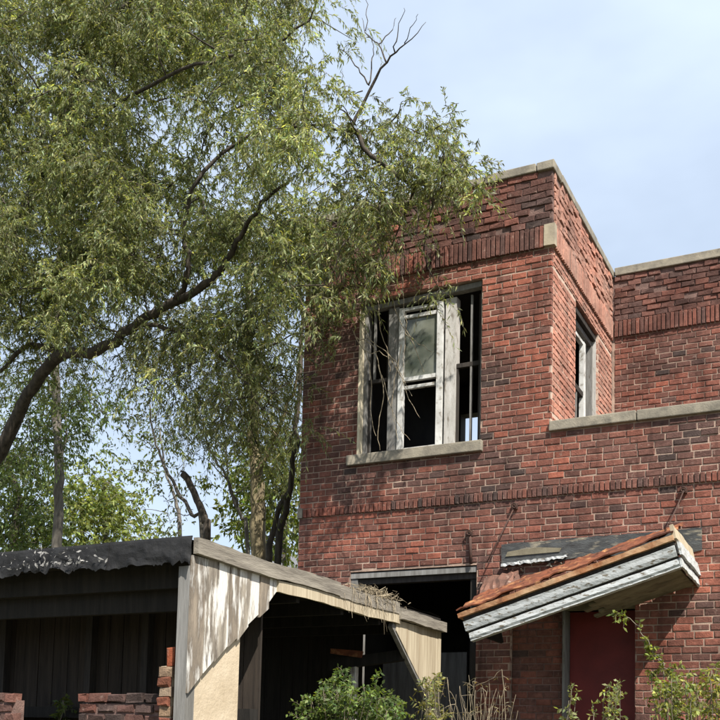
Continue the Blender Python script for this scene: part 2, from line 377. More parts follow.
# unseen sides, roofs and inner rooms
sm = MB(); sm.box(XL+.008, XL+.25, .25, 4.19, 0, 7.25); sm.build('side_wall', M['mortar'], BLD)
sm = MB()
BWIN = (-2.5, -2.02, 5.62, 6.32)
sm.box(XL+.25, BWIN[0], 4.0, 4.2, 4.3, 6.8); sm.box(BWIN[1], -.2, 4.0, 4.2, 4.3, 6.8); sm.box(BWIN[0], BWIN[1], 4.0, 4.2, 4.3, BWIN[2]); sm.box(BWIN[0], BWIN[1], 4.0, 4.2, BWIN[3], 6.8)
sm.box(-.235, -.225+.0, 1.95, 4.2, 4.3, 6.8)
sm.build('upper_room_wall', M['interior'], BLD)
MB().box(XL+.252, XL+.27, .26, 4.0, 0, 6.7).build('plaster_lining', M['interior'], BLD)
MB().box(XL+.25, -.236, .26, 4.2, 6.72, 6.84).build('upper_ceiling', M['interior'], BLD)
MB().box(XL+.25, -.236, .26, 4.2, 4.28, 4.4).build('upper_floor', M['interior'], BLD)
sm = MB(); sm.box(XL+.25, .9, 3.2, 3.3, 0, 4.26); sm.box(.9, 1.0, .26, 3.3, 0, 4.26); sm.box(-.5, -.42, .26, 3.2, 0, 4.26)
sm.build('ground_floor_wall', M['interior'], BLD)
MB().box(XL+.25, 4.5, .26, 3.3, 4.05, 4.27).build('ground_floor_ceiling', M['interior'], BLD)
MB().box(.002, XR, .02, YB+.1, 4.47, 4.6).build('low_roof', M['roofing_felt'], BLD)
MB().box(XL+.1, -.1, .1, 4.3, 6.86, 6.95).build('bay_roof', M['roofing_felt'], BLD)
# copings: separate stones with open joints
def stones(a0, a1, cuts, fn):
    es = [a0]+cuts+[a1]
    for p, q in zip(es[:-1], es[1:]):
        mb = MB(); x0, x1, y0, y1, z0, z1 = fn(p+.004, q-.004); dz = R.uniform(-.006, .006)
        mb.box(x0, x1, y0, y1, z0, z1+dz, .004); o = mb.build('coping_stone', M['stone'], BLD)
        m = o.modifiers.new('b', 'BEVEL'); m.width = .009; m.segments = 2
stones(XL-.03, .022, [-2.0, -1.22, -.71, -.165], lambda p, q: (p, q, -.032, .26, ZP, ZP+.086))
stones(.265, YB+.06, [.82, 1.0, 1.75], lambda p, q: (-.25, .026, p, q, ZP-.003, ZP+.088))
stones(.03, XR, [1.6, 3.0], lambda p, q: (p, q, YB-.03, YB+.25, ZP+.01, ZP+.112))
stones(-.018, XR, [.82, 2.1, 3.4], lambda p, q: (p, q, -.034, .24, ZLED, ZLED+.098))
o = MB().box(-.08, .03, -.031, .05, ZS0+.008, ZS1, .002).build('corner_stone', M['stone_pale'], BLD)
o = MB().box(XL-.006, XL+.05, -.026, .05, ZR0, ZR1+.01, .003).build('corner_stone', M['stone'], BLD)
sl = MB().box(-2.222, -.7, -.05, .2, 4.493, 4.603, .004).build('window_sill', M['stone'], BLD); m = sl.modifiers.new('b', 'BEVEL'); m.width = .008; m.segments = 2
# ---- the triple window
def wx(px, py=400, Y=.1): return at(px, py, Y)[0]
YW = .10
def frame_part(name, mats, bars, parent):
    mb = MB()
    for b in bars: mb.box(*b, .002)
    return mb.build(name, M[mats], parent)
wf = frame_part('window', 'grey_paint', [(-2.127, -2.06, YW-.02, YW+.09, 4.604, 6.29), (-.775, -.727, YW, YW+.09, 4.604, 6.29), (-2.06, -.775, YW, YW+.08, 4.604, 4.64)], BLD)
frame_part('jamb_board', 'cream_paint', [(-2.126, -2.098, .004, YW-.024, 4.606, 6.2)], wf)
hd = MB(); hd.bar((-2.09, YW, 6.235), (-.735, YW-.02, 6.265), .08, .055, j=.003); hd.build('head_board', M['grey_paint'], wf)
xa, xb = wx(388), wx(397.5); frame_part('mullion', 'grey_paint', [(xa, xb, YW-.012, YW+.1, 4.642, 6.205)], wf)
xc, xd = wx(444.5), wx(455.5); frame_part('mullion', 'worn_paint', [(xc, xd, YW-.008, YW+.1, 4.642, 6.2)], wf)
zc_ = lambda py, px=420: at(px, py, YW)[2]
# side sashes: meeting rail and one thin bar each, glass gone
zl = at(375, 381, YW)[2]; zr = at(465, 364, YW)[2]
xm = wx(373); frame_part('side_sash', 'dark_wood', [(-2.06, xa, YW+.01, YW+.05, zl-.02, zl+.02), (-2.06, -2.03, YW+.015, YW+.055, 4.642, zl), (xa-.03, xa, YW+.015, YW+.055, zl, 6.2)], wf)
frame_part('sash_bar', 'grey_paint', [(xm-.011, xm+.011, YW+.012, YW+.04, zl+.02, 6.2)], wf)
xm2 = wx(369); frame_part('sash_bar', 'grey_paint', [(xm2-.014, xm2+.014, YW+.02, YW+.045, 4.642, zl-.06)], wf)
xm = wx(470); frame_part('side_sash', 'dark_wood', [(xd, -.775, YW+.01, YW+.05, zr-.025, zr+.02), (xd, xd+.02, YW+.015, YW+.055, 4.642, zr), (-.8, -.775, YW+.015, YW+.055, 4.642, 6.2)], wf)
frame_part('sash_bar', 'grey_paint', [(xm-.011, xm+.011, YW+.012, YW+.04, 4.642, 6.2)], wf)
# white centre sash
xe, xf, xg, xh = wx(398.5), wx(403.5), wx(437), wx(442.5)
zt = at(420, 306, YW)[2]; zm = at(420, 378, YW)[2]
cs = frame_part('centre_sash', 'white_paint', [(xe, xf, YW-.03, YW+.03, 4.612, zt), (xg, xh, YW-.032, YW+.03, 4.612, zt), (xf, xg, YW-.026, YW+.03, 4.612, 4.65), (xf, xg, YW-.02, YW+.03, zt-.035, zt-.004), (xf, xg, YW-.018, YW+.03, zt-.12, zt-.085), (xf, xg, YW-.022, YW+.03, zm-.02, zm+.022), (xf, xg, YW-.006, YW+.03, zm-.1, zm-.065)], wf)
frame_part('pane', 'glass', [(xf, xg, YW+.004, YW+.009, zm+.022, zt-.12)], cs)
# ---- return-wall window
XW = -.09
sw = frame_part('window', 'grey_paint', [(XW-.06, XW+.02, SW[0], SW[0]+.05, SW[2], SW[3]-.09), (XW-.06, XW+.02, SW[1]-.05, SW[1]-.001, SW[2], SW[3]-.09), (XW-.055, XW+.016, SW[0]+.05, SW[1]-.05, SW[3]-.15, SW[3]-.1)], BLD)
frame_part('head_board', 'dark_wood', [(XW-.06, XW+.06, SW[0]+.002, SW[1]-.002, SW[3]-.088, SW[3]-.03)], sw)
frame_part('sash', 'white_paint', [(XW-.04, XW+.0, SW[0]+.28, SW[0]+.32, SW[2], SW[3]-.2), (XW-.05, XW+.002, SW[1]-.34, SW[1]-.25, SW[2], SW[3]-.2), (XW-.045, XW-.002, SW[0]+.05, SW[1]-.34, SW[3]-.235, SW[3]-.2)], sw)
frame_part('meeting_rail', 'dark_wood', [(XW-.05, XW-.004, SW[0]+.05, SW[1]-.34, 5.48, 5.54)], sw)
frame_part('sash_bar', 'grey_paint', [(XW-.045, XW-.015, SW[0]+.45, SW[0]+.475, SW[2], 5.48)], sw)
frame_part('jamb_board', 'worn_paint', [(XW+.022, -.03, SW[1]-.02, SW[1]-.004, SW[2], SW[3]-.06)], sw)
# ---- wide doorway
dw = frame_part('door_frame', 'grey_paint', [(-2.165, -2.085, .02, .14, -.1, 3.27), (-2.085, -2.03, .06, .12, -.1, 3.21)], BLD)
frame_part('door_head', 'grey_post', [(-2.163, -.75, .012, .13, 3.275, 3.333)], dw)
frame_part('door_head', 'dark_wood', [(-2.085, -.75, .05, .15, 3.215, 3.272)], dw)
frame_part('door_frame_side', 'shade_board', [(-.83, -.747, .06, .16, -.1, 3.213)], dw)
frame_part('inner_partition', 'grey_post', [(-2.4, -1.35, 1.35, 1.4, .0, 2.6)], dw)
# ---- red door
rd = frame_part('red_door', 'red_door', [(.147, .80, .2, .24, .3, 2.86)], BLD)
frame_part('door_trim', 'grey_paint', [(.119, .144, .03, .24, .3, 2.86)], rd)
frame_part('door_head', 'soffit', [(.119, .8, .035, .12, 2.862, 2.945)], rd)
frame_part('door_knob', 'iron', [(.20, .235, .15, .205, 1.38, 1.415)], rd)
# ---- flashing left on the wall and canopy tie rods
fl = MB(); nseg = 26; x0, x1 = -.485, 1.40
rows = []
for i in range(nseg+1):
    x = x0+(x1-x0)*i/nseg; rows.append((x, 3.345+R.uniform(-.012, .012)-(.02 if i < 9 else 0), 3.53+.03*i/nseg+R.uniform(-.006, .006)))
for i in range(nseg):
    (xa_, a, b), (xb_, c, d) = rows[i], rows[i+1]
    fl.prism([(xa_, -.012, a), (xb_, -.012, c), (xb_, -.02, d), (xa_, -.02, b)], (0, .008, 0))
fl.build('flashing_strip', M['flashing'], BLD)
fl = MB(); vs = []; k = 30
for i in range(k+1):
    x = -.475+.66*i/k; top = 3.338+.05*i/k+R.uniform(-.006, .006); low = top-.028-R.uniform(0, .014)
    vs += [(x, -.014, top), (x, -.05-R.uniform(0, .012), top-.008), (x, -.052-R.uniform(0, .012), low)]
fl.add(vs, [(i*3+q, i*3+3+q, i*3+4+q, i*3+1+q) for i in range(k) for q in range(2)])
fl.build('metal_drip', M['peeling_white'], BLD)
for i in range(26):
    x = -.45+.6*R.random(); z = 3.27+.06*(x+.45)+R.uniform(-.03, .03); s_ = R.uniform(.012, .035)
    m1 = MB(); c = [(x+R.uniform(-s_, s_), -.03+R.uniform(-.02, .02), z+R.uniform(-s_, s_)*.6) for _ in range(5)]
    m1.add(c, [(0, 1, 2), (0, 2, 3), (0, 3, 4), (1, 2, 4), (1, 3, 4), (2, 3, 4)]); m1.build('debris_scrap', M['torn' if i % 3 else 'stone'], BLD)
p = [(-.44, -.0215, 3.405), (.1, -.0215, 3.42), (.12, -.0225, 3.455), (-.1, -.0235, 3.475), (-.3, -.023, 3.465), (-.42, -.0225, 3.45)]
MB().prism(p, (0, -.003, 0)).build('paint_patch', M['soffit'], BLD)
def rod(p0, p1, r=.007):
    mb = MB(); mid = (np.array(p0)+np.array(p1))/2+np.array((.004, -.01, -.006))
    mb.tube([p0, mid, p1], r, 7); p0 = Vector(p0)
    b = MB(); b.box(p0.x-.026, p0.x+.026, -.03, -.004, p0.z-.03, p0.z+.028, .004)
    ring = [(p0.x+.024*math.cos(t), -.045, p0.z+.024*math.sin(t)) for t in np.linspace(0, 2*math.pi, 10)]
    b.tube(ring, .007, 5)
    o = mb.build('tie_rod', M['iron'], BLD, True); b.build('rod_anchor', M['iron'], o)
rod(at(515, 506, -.02), at(487, 562, -.25)); rod(at(684, 490, -.02), at(669, 524, -.72)); rod(at(470, 533, -.02), at(471, 564, -.02), .016)

# ------------------------------------------------------------------ sagging canopy
PD = 1.0
pb = at(680, 567, -PD); pl = at(470, 641, -PD)
tilt = math.atan2(pb[2]-pl[2], pb[0]-pl[0]); LEN = math.hypot(pb[2]-pl[2], pb[0]-pl[0])
CO = Vector((pb[0], 0, pb[2]-.02))
CU = Vector((-math.cos(tilt), 0, -math.sin(tilt))); CV = Vector((-math.sin(tilt)*.75, 0, math.cos(tilt)))
def cp(u, w, v): return CO+CU*u+Vector((0, -w, 0))+CV*v+Vector((0, 0, .02*w/PD))
CAN = empty('entrance_canopy', (float(pb[0]), 0, float(pb[2])), 'sagging rusty canopy with peeling white fascia tilted over the red door', 'canopy')
def sweep(name, prof, mt, u0, u1, parent=CAN, j=.0018, seg=28):
    """closed profile (w, v) swept along the canopy"""
    mb = MB(); n = len(prof); vs = []
    for i in range(seg+1):
        u = u0+(u1-u0)*i/seg
        for (w, v) in prof: vs.append(cp(u, w+R.uniform(-j, j), v+R.uniform(-j, j)))
    fs = [(i*n+k, i*n+(k+1) % n, (i+1)*n+(k+1) % n, (i+1)*n+k) for i in range(seg) for k in range(n)]+[tuple(range(n)), tuple(range(seg*n+n-1, seg*n-1, -1))]
    mb.add(vs, fs); o = mb.build(name, M[mt], parent); return o
sweep('lower_fascia', [(PD-.09, 0), (PD-.02, 0), (PD-.02, .012), (PD-.008, .03), (PD-.012, .075), (PD-.09, .075)], 'peeling_white', 0, LEN)
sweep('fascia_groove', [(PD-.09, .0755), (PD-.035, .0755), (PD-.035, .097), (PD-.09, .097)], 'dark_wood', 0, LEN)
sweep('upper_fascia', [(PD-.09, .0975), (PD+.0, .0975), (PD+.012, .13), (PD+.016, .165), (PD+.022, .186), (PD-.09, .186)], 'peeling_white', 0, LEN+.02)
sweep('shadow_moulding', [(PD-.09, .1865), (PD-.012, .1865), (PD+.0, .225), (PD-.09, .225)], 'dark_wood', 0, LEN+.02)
sweep('drip_edge', [(PD-.08, .2255), (PD+.045, .2255), (PD+.05, .268), (PD-.08, .28)], 'rust_lip', -.01, LEN+.05, j=.003)
# rusty roof sheet: rises towards the wall, ragged at its back edge
mb = MB(); nu, nw = 40, 14; vs = []
for i in range(nu+1):
    u = -.02+(LEN+.07)*i/nu
    back = .06+.10*R.random()+(.22*max(0, i/nu-.72)/.28)
    for k in range(nw+1):
        w = PD+.05-(PD+.05-back)*k/nw
        f = (PD+.05-w)/PD
        v = .286+(.31+.06*i/nu)*f+.012*math.sin(u*14+k)+R.uniform(-.008, .008)
        vs.append(cp(u, w, v))
fs = [(i*(nw+1)+k, (i+1)*(nw+1)+k, (i+1)*(nw+1)+k+1, i*(nw+1)+k+1) for i in range(nu) for k in range(nw)]
mb.add(vs, fs); o = mb.build('roof_sheet', M['rust'], CAN); m = o.modifiers.new('s', 'SOLIDIFY'); m.thickness = .012
# soffit boards
for i in range(7):
    w0 = .02+(PD-.13)*i/7; w1 = .02+(PD-.13)*(i+1)/7-.006
    sweep('soffit_board', [(w0, .03), (w1, .03), (w1, .05), (w0, .05)], 'soffit', .03, LEN*(.5-.04*(i % 3)), j=.002, seg=10)
def end_board(u0, u1, v0, v1, mt, name, w0=.02, w1=PD+.0):
    mb = MB(); k = 10; vs = []
    for i in range(k+1):
        w = w0+(w1-w0)*i/k
        for (u, v) in ((u0, v0), (u1, v0), (u1, v1), (u0, v1)): vs.append(cp(u+R.uniform(-.004, .004), w, v+R.uniform(-.005, .005)))
    fs = [(i*4+q, i*4+(q+1) % 4, i*4+4+(q+1) % 4, i*4+4+q) for i in range(k) for q in range(4)]+[(0, 1, 2, 3), (k*4+3, k*4+2, k*4+1, k*4)]
    mb.add(vs, fs); return mb.build(name, M[mt], CAN)
end_board(-.02, -.002, .0, .085, 'peeling_white', 'end_board', .0, PD-.02); end_board(-.045, -.022, .095, .22, 'peeling_white', 'end_board', .0, PD+.01)
end_board(-.03, .0, .24, .36, 'plank_yellow', 'end_cap', .0, PD+.02)
end_board(LEN-.03, LEN-.005, .08, .28, 'shade_board', 'end_board', .1, PD-.1)
# torn sheet left hanging between wall and roof at the low end
mb = MB(); vs = []; nu, nw = 12, 8
for i in range(nu+1):
    f = i/nu
    a = cp(LEN-.02-.5*f, PD-.3, .37+.05*f); b = Vector((-.68+.36*f, -.03, 3.2+.06*f))
    for k in range(nw+1):
        t = k/nw; p = a.lerp(b, t); vs.append(p+Vector((R.uniform(-.012, .012), R.uniform(-.01, .01), R.uniform(-.014, .014)-.05*math.sin(math.pi*t))))
mb.add(vs, [(i*(nw+1)+k, (i+1)*(nw+1)+k, (i+1)*(nw+1)+k+1, i*(nw+1)+k+1) for i in range(nu) for k in range(nw)])
o = mb.build('torn_sheet', M['torn'], CAN); m = o.modifiers.new('s', 'SOLIDIFY'); m.thickness = .008

# ------------------------------------------------------------------ shed
XS = -1.015; YN, YF = -4.306, -.25
SHED = empty('lean_to_shed', (-2.6, -2.3, .4), 'weathered open shed with black felt roof edge and pale board gable', 'shed')
ZT = 2.80
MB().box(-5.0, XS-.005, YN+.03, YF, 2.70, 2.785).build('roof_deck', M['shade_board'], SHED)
# felt lip, crumpled
def crumple(name, x0, x1, yf, z0, z1, mt, nu=90, nv=8, amp=.02, par=SHED):
    mb = MB(); vs = []
    for i in range(nu+1):
        x = x0+(x1-x0)*i/nu; low = z0+.04*vnoise(x*5, 1, 4)-.03*vnoise(x*17, 2, 5)-.05*max(0, vnoise(x*31, 7, 5)-.55)-.03*max(0, vnoise(x*80, 3, 5)-.6)
        for k in range(nv+1):
            f = k/nv; z = z1+(low-z1)*f
            y = yf-amp*(vnoise(x*9, f*3, 6)+.8*vnoise(x*23, f*6, 7))*(.3+f)+.05*max(0, .12-f)
            vs.append((x, y, z))
    fs = [(i*(nv+1)+k, (i+1)*(nv+1)+k, (i+1)*(nv+1)+k+1, i*(nv+1)+k+1) for i in range(nu) for k in range(nv)]
    mb.add(vs, fs); o = mb.build(name, M[mt], par); m = o.modifiers.new('s', 'SOLIDIFY'); m.thickness = .006; return o
xq = XS+.005; kq = 0
while xq > -5.0:                                   # lapped, torn strips of felt
    wq = R.uniform(.45, .8); crumple('felt_strip', max(xq-wq-.05, -5.0), xq, YN-.03-.007*(kq % 2), 2.652+R.uniform(-.012, .02), 2.813+R.uniform(0, .008), 'roofing_felt', nu=int(wq*90), nv=10, amp=R.uniform(.008, .017)); xq -= wq; kq += 1
mb = MB(); nu, nv = 60, 30; vs = []
for i in range(nu+1):
    for k in range(nv+1):
        x = -5+(XS+5.0)*i/nu; y = YN-.02+(YF-YN)*k/nv; vs.append((x, y, 2.795+.02*vnoise(x*4, y*4, 9)))
mb.add(vs, [(i*(nv+1)+k, (i+1)*(nv+1)+k, (i+1)*(nv+1)+k+1, i*(nv+1)+k+1) for i in range(nu) for k in range(nv)]); mb.build('felt_sheet', M['roofing_felt'], SHED)
mb = MB()
for i in range(260):
    x = R.gauss(-2.1, .22) if R.random() < .5 else R.uniform(-4.8, -1.7); z = R.choice([R.uniform(2.7, 2.815), R.gauss(2.695, .008)]); s = R.uniform(.003, .02)*R.choice([.5, 1, 1.3])
    p = Vector((x, YN-.078-R.uniform(0, .012), z)); a = R.choice([R.uniform(1.1, 2.0), R.uniform(-.4, .4)]); d = Vector((math.cos(a), R.uniform(-.6, .6), math.sin(a)))*s; e = Vector((-d.z, R.uniform(-.01, .01), d.x))*R.uniform(.15, .5)
    mb.add([p-d*R.uniform(.5, 1), p+e+d*R.uniform(-.5, .5), p+d, p-e*R.uniform(.2, 1.2)], [(0, 1, 2, 3)])
tag(mb.build('peeling_felt_flakes', M['felt_flake'], SHED), kind='stuff')
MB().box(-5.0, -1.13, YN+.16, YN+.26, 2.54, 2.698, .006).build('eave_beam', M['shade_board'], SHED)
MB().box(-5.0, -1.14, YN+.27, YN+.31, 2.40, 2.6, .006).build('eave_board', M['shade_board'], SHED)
MB().box(-1.122, -1.036, YN-.008, YN+.085, .2, 2.64, .003).build('corner_post', M['grey_post'], SHED)
# side boards: left gusset
def zdiagL(y): return 1.868+(y+4.296)*(2.648-1.868)/(-3.279+4.296)
y = -4.318; i = 0
while y < -3.29:
    w = R.uniform(.105, .15); y1 = min(y+w, -3.275); rag = R.uniform(-.045, .02)
    a, b = zdiagL(y)+rag, min(zdiagL(y1)+rag+R.uniform(-.02, .02), 2.665)
    x = XS+R.uniform(-.003, .006)
    mb = MB(); mb.prism([(x, y+.004, min(a, 2.66)), (x, y1-.003, b), (x, y1-.003, 2.705), (x, y+.004, 2.705)], (-.02, 0, 0))
    mb.build('side_board', M['barn_board' if i % 3 else 'barn_board_dirty'], SHED); y = y1; i += 1
# right gusset and jamb
def zdiagR(y): return 2.57+(y+1.322)*(1.975-2.57)/(-.497+1.322)
y = -1.30
while y < YF-.01:
    y1 = min(y+R.uniform(.2, .27), YF); x = XS+R.uniform(-.002, .004)
    if YF-y1 < .06: y1 = YF
    a, b = zdiagR(y), zdiagR(y1)
    poly = [(x, y+.003, a), (x, y1-.003, b), (x, y1-.003, 2.65), (x, y+.003, 2.65)]
    if y1 > -.5: poly[0] = (x, y+.003, .3 if y > -.55 else a); poly[1] = (x, y1-.003, .3)
    MB().prism(poly, (-.02, 0, 0)).build('gusset_board', M['plank_yellow'], SHED); y = y1
MB().bar((XS-.03, -1.36, 2.60), (XS-.03, -.47, 1.95), .05, .045, (1, 0, 0), j=.004).build('brace', M['grey_post'], SHED)
MB().box(XS-.1, XS-.022, YF-.08, YF, .2, 2.65, .004).build('end_post', M['grey_post'], SHED)
# edge boards along the top of the open side
for (a, b, z0, z1, dx, mt) in ((YN-.01, -2.43, 2.705, 2.808, .018, 'grey_board'), (-2.425, -1.30, 2.70, 2.80, .012, 'grey_board'), (-1.29, YF+.03, 2.655, 2.752, .03, 'grey_board'), (-3.33, -1.25, 2.615, 2.70, .004, 'plank_yellow')):
    mb = MB(); k = 16; vs = []
    for i in range(k+1):
        yy = a+(b-a)*i/k; zz = .006*math.sin(yy*4)
        for (dxx, z) in ((0, z0), (dx+.02, z0), (dx+.02, z1), (0, z1)): vs.append((XS+dxx+(.001 if dxx == 0 else 0)+R.uniform(-.001, .001), yy, z+zz+R.uniform(-.004, .004)))
    mb.add(vs, [(i*4+q, i*4+(q+1) % 4, i*4+4+(q+1) % 4, i*4+4+q) for i in range(k) for q in range(4)]+[(3, 2, 1, 0), (k*4, k*4+1, k*4+2, k*4+3)])
    mb.build('edge_board', M[mt], SHED)
sw_ = MB().box(XS-.14, XS-.026, YN+.09, -3.729, .1, 2.5, .003).build('stucco_wall', M['stucco'], SHED)
# inner partition: boards, studs, rail
x = -4.9; YI = -3.3
while x < -1.15:
    w = R.uniform(.11, .16); x1 = min(x+w, -1.15)
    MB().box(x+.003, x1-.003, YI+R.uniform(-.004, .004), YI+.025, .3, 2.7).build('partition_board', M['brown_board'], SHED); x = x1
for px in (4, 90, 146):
    p = at(px, 640, YI-.06)[0]; MB().box(p-.03, p+.03, YI-.075, YI-.005, 1.8, 2.6, .003).build('stud', M['dark_wood'], SHED)  # studs darkened: the wood colour carries the interior shade
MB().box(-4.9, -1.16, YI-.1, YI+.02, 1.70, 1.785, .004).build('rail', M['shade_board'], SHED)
# broken dwarf brick wall below the partition
YD = YN+.16; zd = float(at(120, 693, YD)[2]); xd0 = float(at(80, 700, YD)[0]); xd1 = float(at(16, 700, YD)[0])
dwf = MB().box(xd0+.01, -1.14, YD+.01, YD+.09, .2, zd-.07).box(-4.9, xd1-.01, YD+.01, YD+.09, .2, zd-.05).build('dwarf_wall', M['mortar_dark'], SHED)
hx = (xd0+xd1)/2
bs = []
zz = zd
while zz > 1.05:
    for (l, r) in ((xd0, -1.13), (-2.95, xd1)):
        u = l-(.08 if int(zz*1000/67) % 2 else 0)
        while u < r-.03:
            if R.random() > (.35 if zz > zd-.05 else .02): bs.append((max(u, l+R.uniform(-.02, .02)), min(u+.15, r), zz-.06, zz-R.uniform(.004, .012)))
            u += .16
    zz -= .067
for (p, q, a, b) in bs:
    m1 = MB(); brick_piece(m1, Vector((0, YD, 0)), EX, -EY, p, q-.01, a, b, R.uniform(0, .02), .06, brick_tone(p*2, a*3, 1.5), .007); m1.build('brick', M['brick'], dwf)
# ragged sunlit brick pier beside the corner post
pt = at(170, 647, YN+.06)
PIER = MB(); z = pt[2]; first = True
pier = MB().box(pt[0]-.05, pt[0]+.035, YN+.05, YN+.16, .2, z-.12, .006).build('brick_pier', M['stucco'], SHED)
cols = [(.38, .11, .05), (.36, .26, .17), (.25, .1, .06), (.4, .31, .22), (.27, .1, .06), (.36, .25, .16), (.24, .09, .06)]
hs = [.125, .065, .06, .065, .06, .065, .06]
for i in range(7):
    w0, w1 = pt[0]-.055+R.uniform(-.015, .01), pt[0]+.04+R.uniform(-.01, .012)
    if i == 0: w0, w1 = pt[0]-.01, pt[0]+.045
    m1 = MB(); brick_piece(m1, Vector((0, YN+.04, 0)), EX, -EY, w0, w1, z-hs[i], z-.004, R.uniform(0, .02), .09, cols[i], .006, .008); m1.build('brick', M['brick'], pier); z -= hs[i]
# inside: rafters, added dark end wall, odd post
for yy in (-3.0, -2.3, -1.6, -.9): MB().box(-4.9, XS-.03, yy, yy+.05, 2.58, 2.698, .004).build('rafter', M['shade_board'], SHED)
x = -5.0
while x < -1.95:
    w = R.uniform(.14, .2); MB().box(x+.003, x+w-.003, YF-.05, YF-.03+R.uniform(0, .005), .2, 2.69).build('end_board', M['shade_board'], SHED); x += w  # end wall added; its near-black boards stand in for deep shade
p = at(354, 680, -1.0); MB().box(p[0]-.03, p[0]+.03, -1.03, -.97, .3, at(354, 662, -1.0)[2], .003).build('inner_post', M['barn_board'], SHED)
a = at(330, 665, -1.0); b = at(405, 655, -1.0); MB().bar(a, b, .06, .1, j=.004).build('inner_beam', M['shade_board'], SHED)
a = at(332, 651, -1.05); b = at(362, 655, -1.05); mb = MB(); mb.bar(a, b, .03, .06, j=.008); mb.build('broken_board', M['rust'], SHED)

# ------------------------------------------------------------------ plants
def tone_arr(base, n, sv=.3, hv=.09):
    s = np.exp(rng.normal(0, sv, (n, 1))); h = rng.normal(0, hv, (n, 1))
    c = np.array(base)*s*np.concatenate([1+h*1.6, 1+h*.5, 1-h*.5], 1)
    return np.concatenate([np.clip(c, .004, .9), np.ones((n, 1))], 1)
def unit(a): return a/np.maximum(np.linalg.norm(a, axis=-1, keepdims=True), 1e-6)
def leaves_on(starts, dirs, lens, K, droop, LL, LW, spread=.9, hang=.4, tones=None, base=(.1, .13, .03), t0=.05):
    """K leaves along each of n arching shoots -> V, F, C arrays plus shoot polylines"""
    n = len(starts)
    t = np.clip((np.arange(K)[None, :]+rng.uniform(0, 1, (n, K)))/K*(1-t0)+t0, 0, 1)
    dn = np.array([0, 0, -1.])
    pos = starts[:, None]+dirs[:, None]*(lens[:, None]*t)[..., None]+dn*(droop[:, None]*lens[:, None]*t**2)[..., None]
    tan = unit(dirs[:, None]+dn*(2*droop[:, None]*t)[..., None])
    rv = unit(rng.normal(0, 1, (n, K, 3))); side = unit(np.cross(tan, rv))
    d = unit(tan*.75+side*spread+dn*hang+rng.normal(0, .18, (n, K, 3)))
    w = unit(np.cross(d, unit(rng.normal(0, 1, (n, K, 3)))+np.array([0, 0, .5])))
    ll = LL*rng.uniform(.65, 1.25, (n, K, 1)); lw = LW*rng.uniform(.75, 1.2, (n, K, 1))
    nrm = np.cross(d, w)
    a = pos; b = pos+d*ll*.45+w*lw*.5+nrm*ll*.05; c = pos+d*ll; e = pos+d*ll*.45-w*lw*.5+nrm*ll*.05
    c = c+dn*ll*.12
    V = np.stack([a, b, c, e], 2).reshape(-1, 3); F = np.arange(n*K*4).reshape(-1, 4)
    tn = tone_arr(base, n*K)
    if tones is not None: tn[:, :3] *= np.repeat(tones, K, 0)
    return V, F, np.repeat(tn, 4, 0)
def shoots_mesh(starts, dirs, lens, droop, r=.003, seg=4):
    n = len(starts); t = np.linspace(0, 1, seg+1); dn = np.array([0, 0, -1.])
    P = starts[:, None]+dirs[:, None]*(lens[:, None]*t)[..., None]+dn*(droop[:, None]*lens[:, None]*t**2)[..., None]
    tan = unit(dirs[:, None]+dn*(2*droop[:, None]*t)[..., None]); ref = np.array([.3, .8, .2])
    a = unit(np.cross(tan, ref)); b = np.cross(tan, a); rr = (r*(1-.7*t))[None, :, None]
    V = np.stack([P+rr*(a*math.cos(g)+b*math.sin(g)) for g in (0, 2.094, 4.189)], 2)   # n,seg+1,3,3
    V = V.reshape(-1, 3); I = np.arange(n*(seg+1)*3).reshape(n, seg+1, 3)
    F = np.stack([I[:, :-1], np.roll(I, -1, 2)[:, :-1], np.roll(I, -1, 2)[:, 1:], I[:, 1:]], -1).reshape(-1, 4)
    return V, F
def cat_parts(parts):
    Vs, Fs, Cs, o = [], [], [], 0
    for V, F, C in parts: Vs.append(V); Fs.append(F+o); Cs.append(C); o += len(V)
    return np.concatenate(Vs), np.concatenate(Fs), np.concatenate(Cs)
def inpoly(x, y, P):
    c = False; j = len(P)-1
    for i in range(len(P)):
        if (P[i][1] > y) != (P[j][1] > y) and x < (P[j][0]-P[i][0])*(y-P[i][1])/(P[j][1]-P[i][1])+P[i][0]: c = not c
        j = i
    return c
LIMB = [(0, 455), (30, 395), (60, 355), (98, 352), (140, 322), (178, 300), (215, 279), (190, 262), (184, 225)]
def near_limb(x, y, r):
    for (a, b), (c, d) in zip(LIMB[:-1], LIMB[1:]):
        t = min(1, max(0, ((x-a)*(c-a)+(y-b)*(d-b))/((c-a)**2+(d-b)**2)))
        if math.hypot(x-a-t*(c-a), y-b-t*(d-b)) < r: return True
    return False
def sample_region(poly, n, y0, y1, holes=(), gap=0., gs=45., seed=3):
    """cluster centres filling a volume: outline given at its distance, depth between y0 and y1"""
    xs = [p[0] for p in poly]; ys = [p[1] for p in poly]; out = []
    guard = 0
    while len(out) < n and guard < n*400:
        guard += 1
        x, y = R.uniform(min(xs), max(xs)), R.uniform(min(ys), max(ys))
        if not inpoly(x, y, poly) or any(inpoly(x, y, h) and R.random() < .93 for h in holes): continue
        if gap and vnoise(x/gs, y/gs, seed) < gap: continue
        Yp = R.uniform(y0, y1)
        if Yp < .5 and y0 < 1 and near_limb(x, y+14, 26): continue
        out.append(at(x, y, Yp))
    return np.array(out)
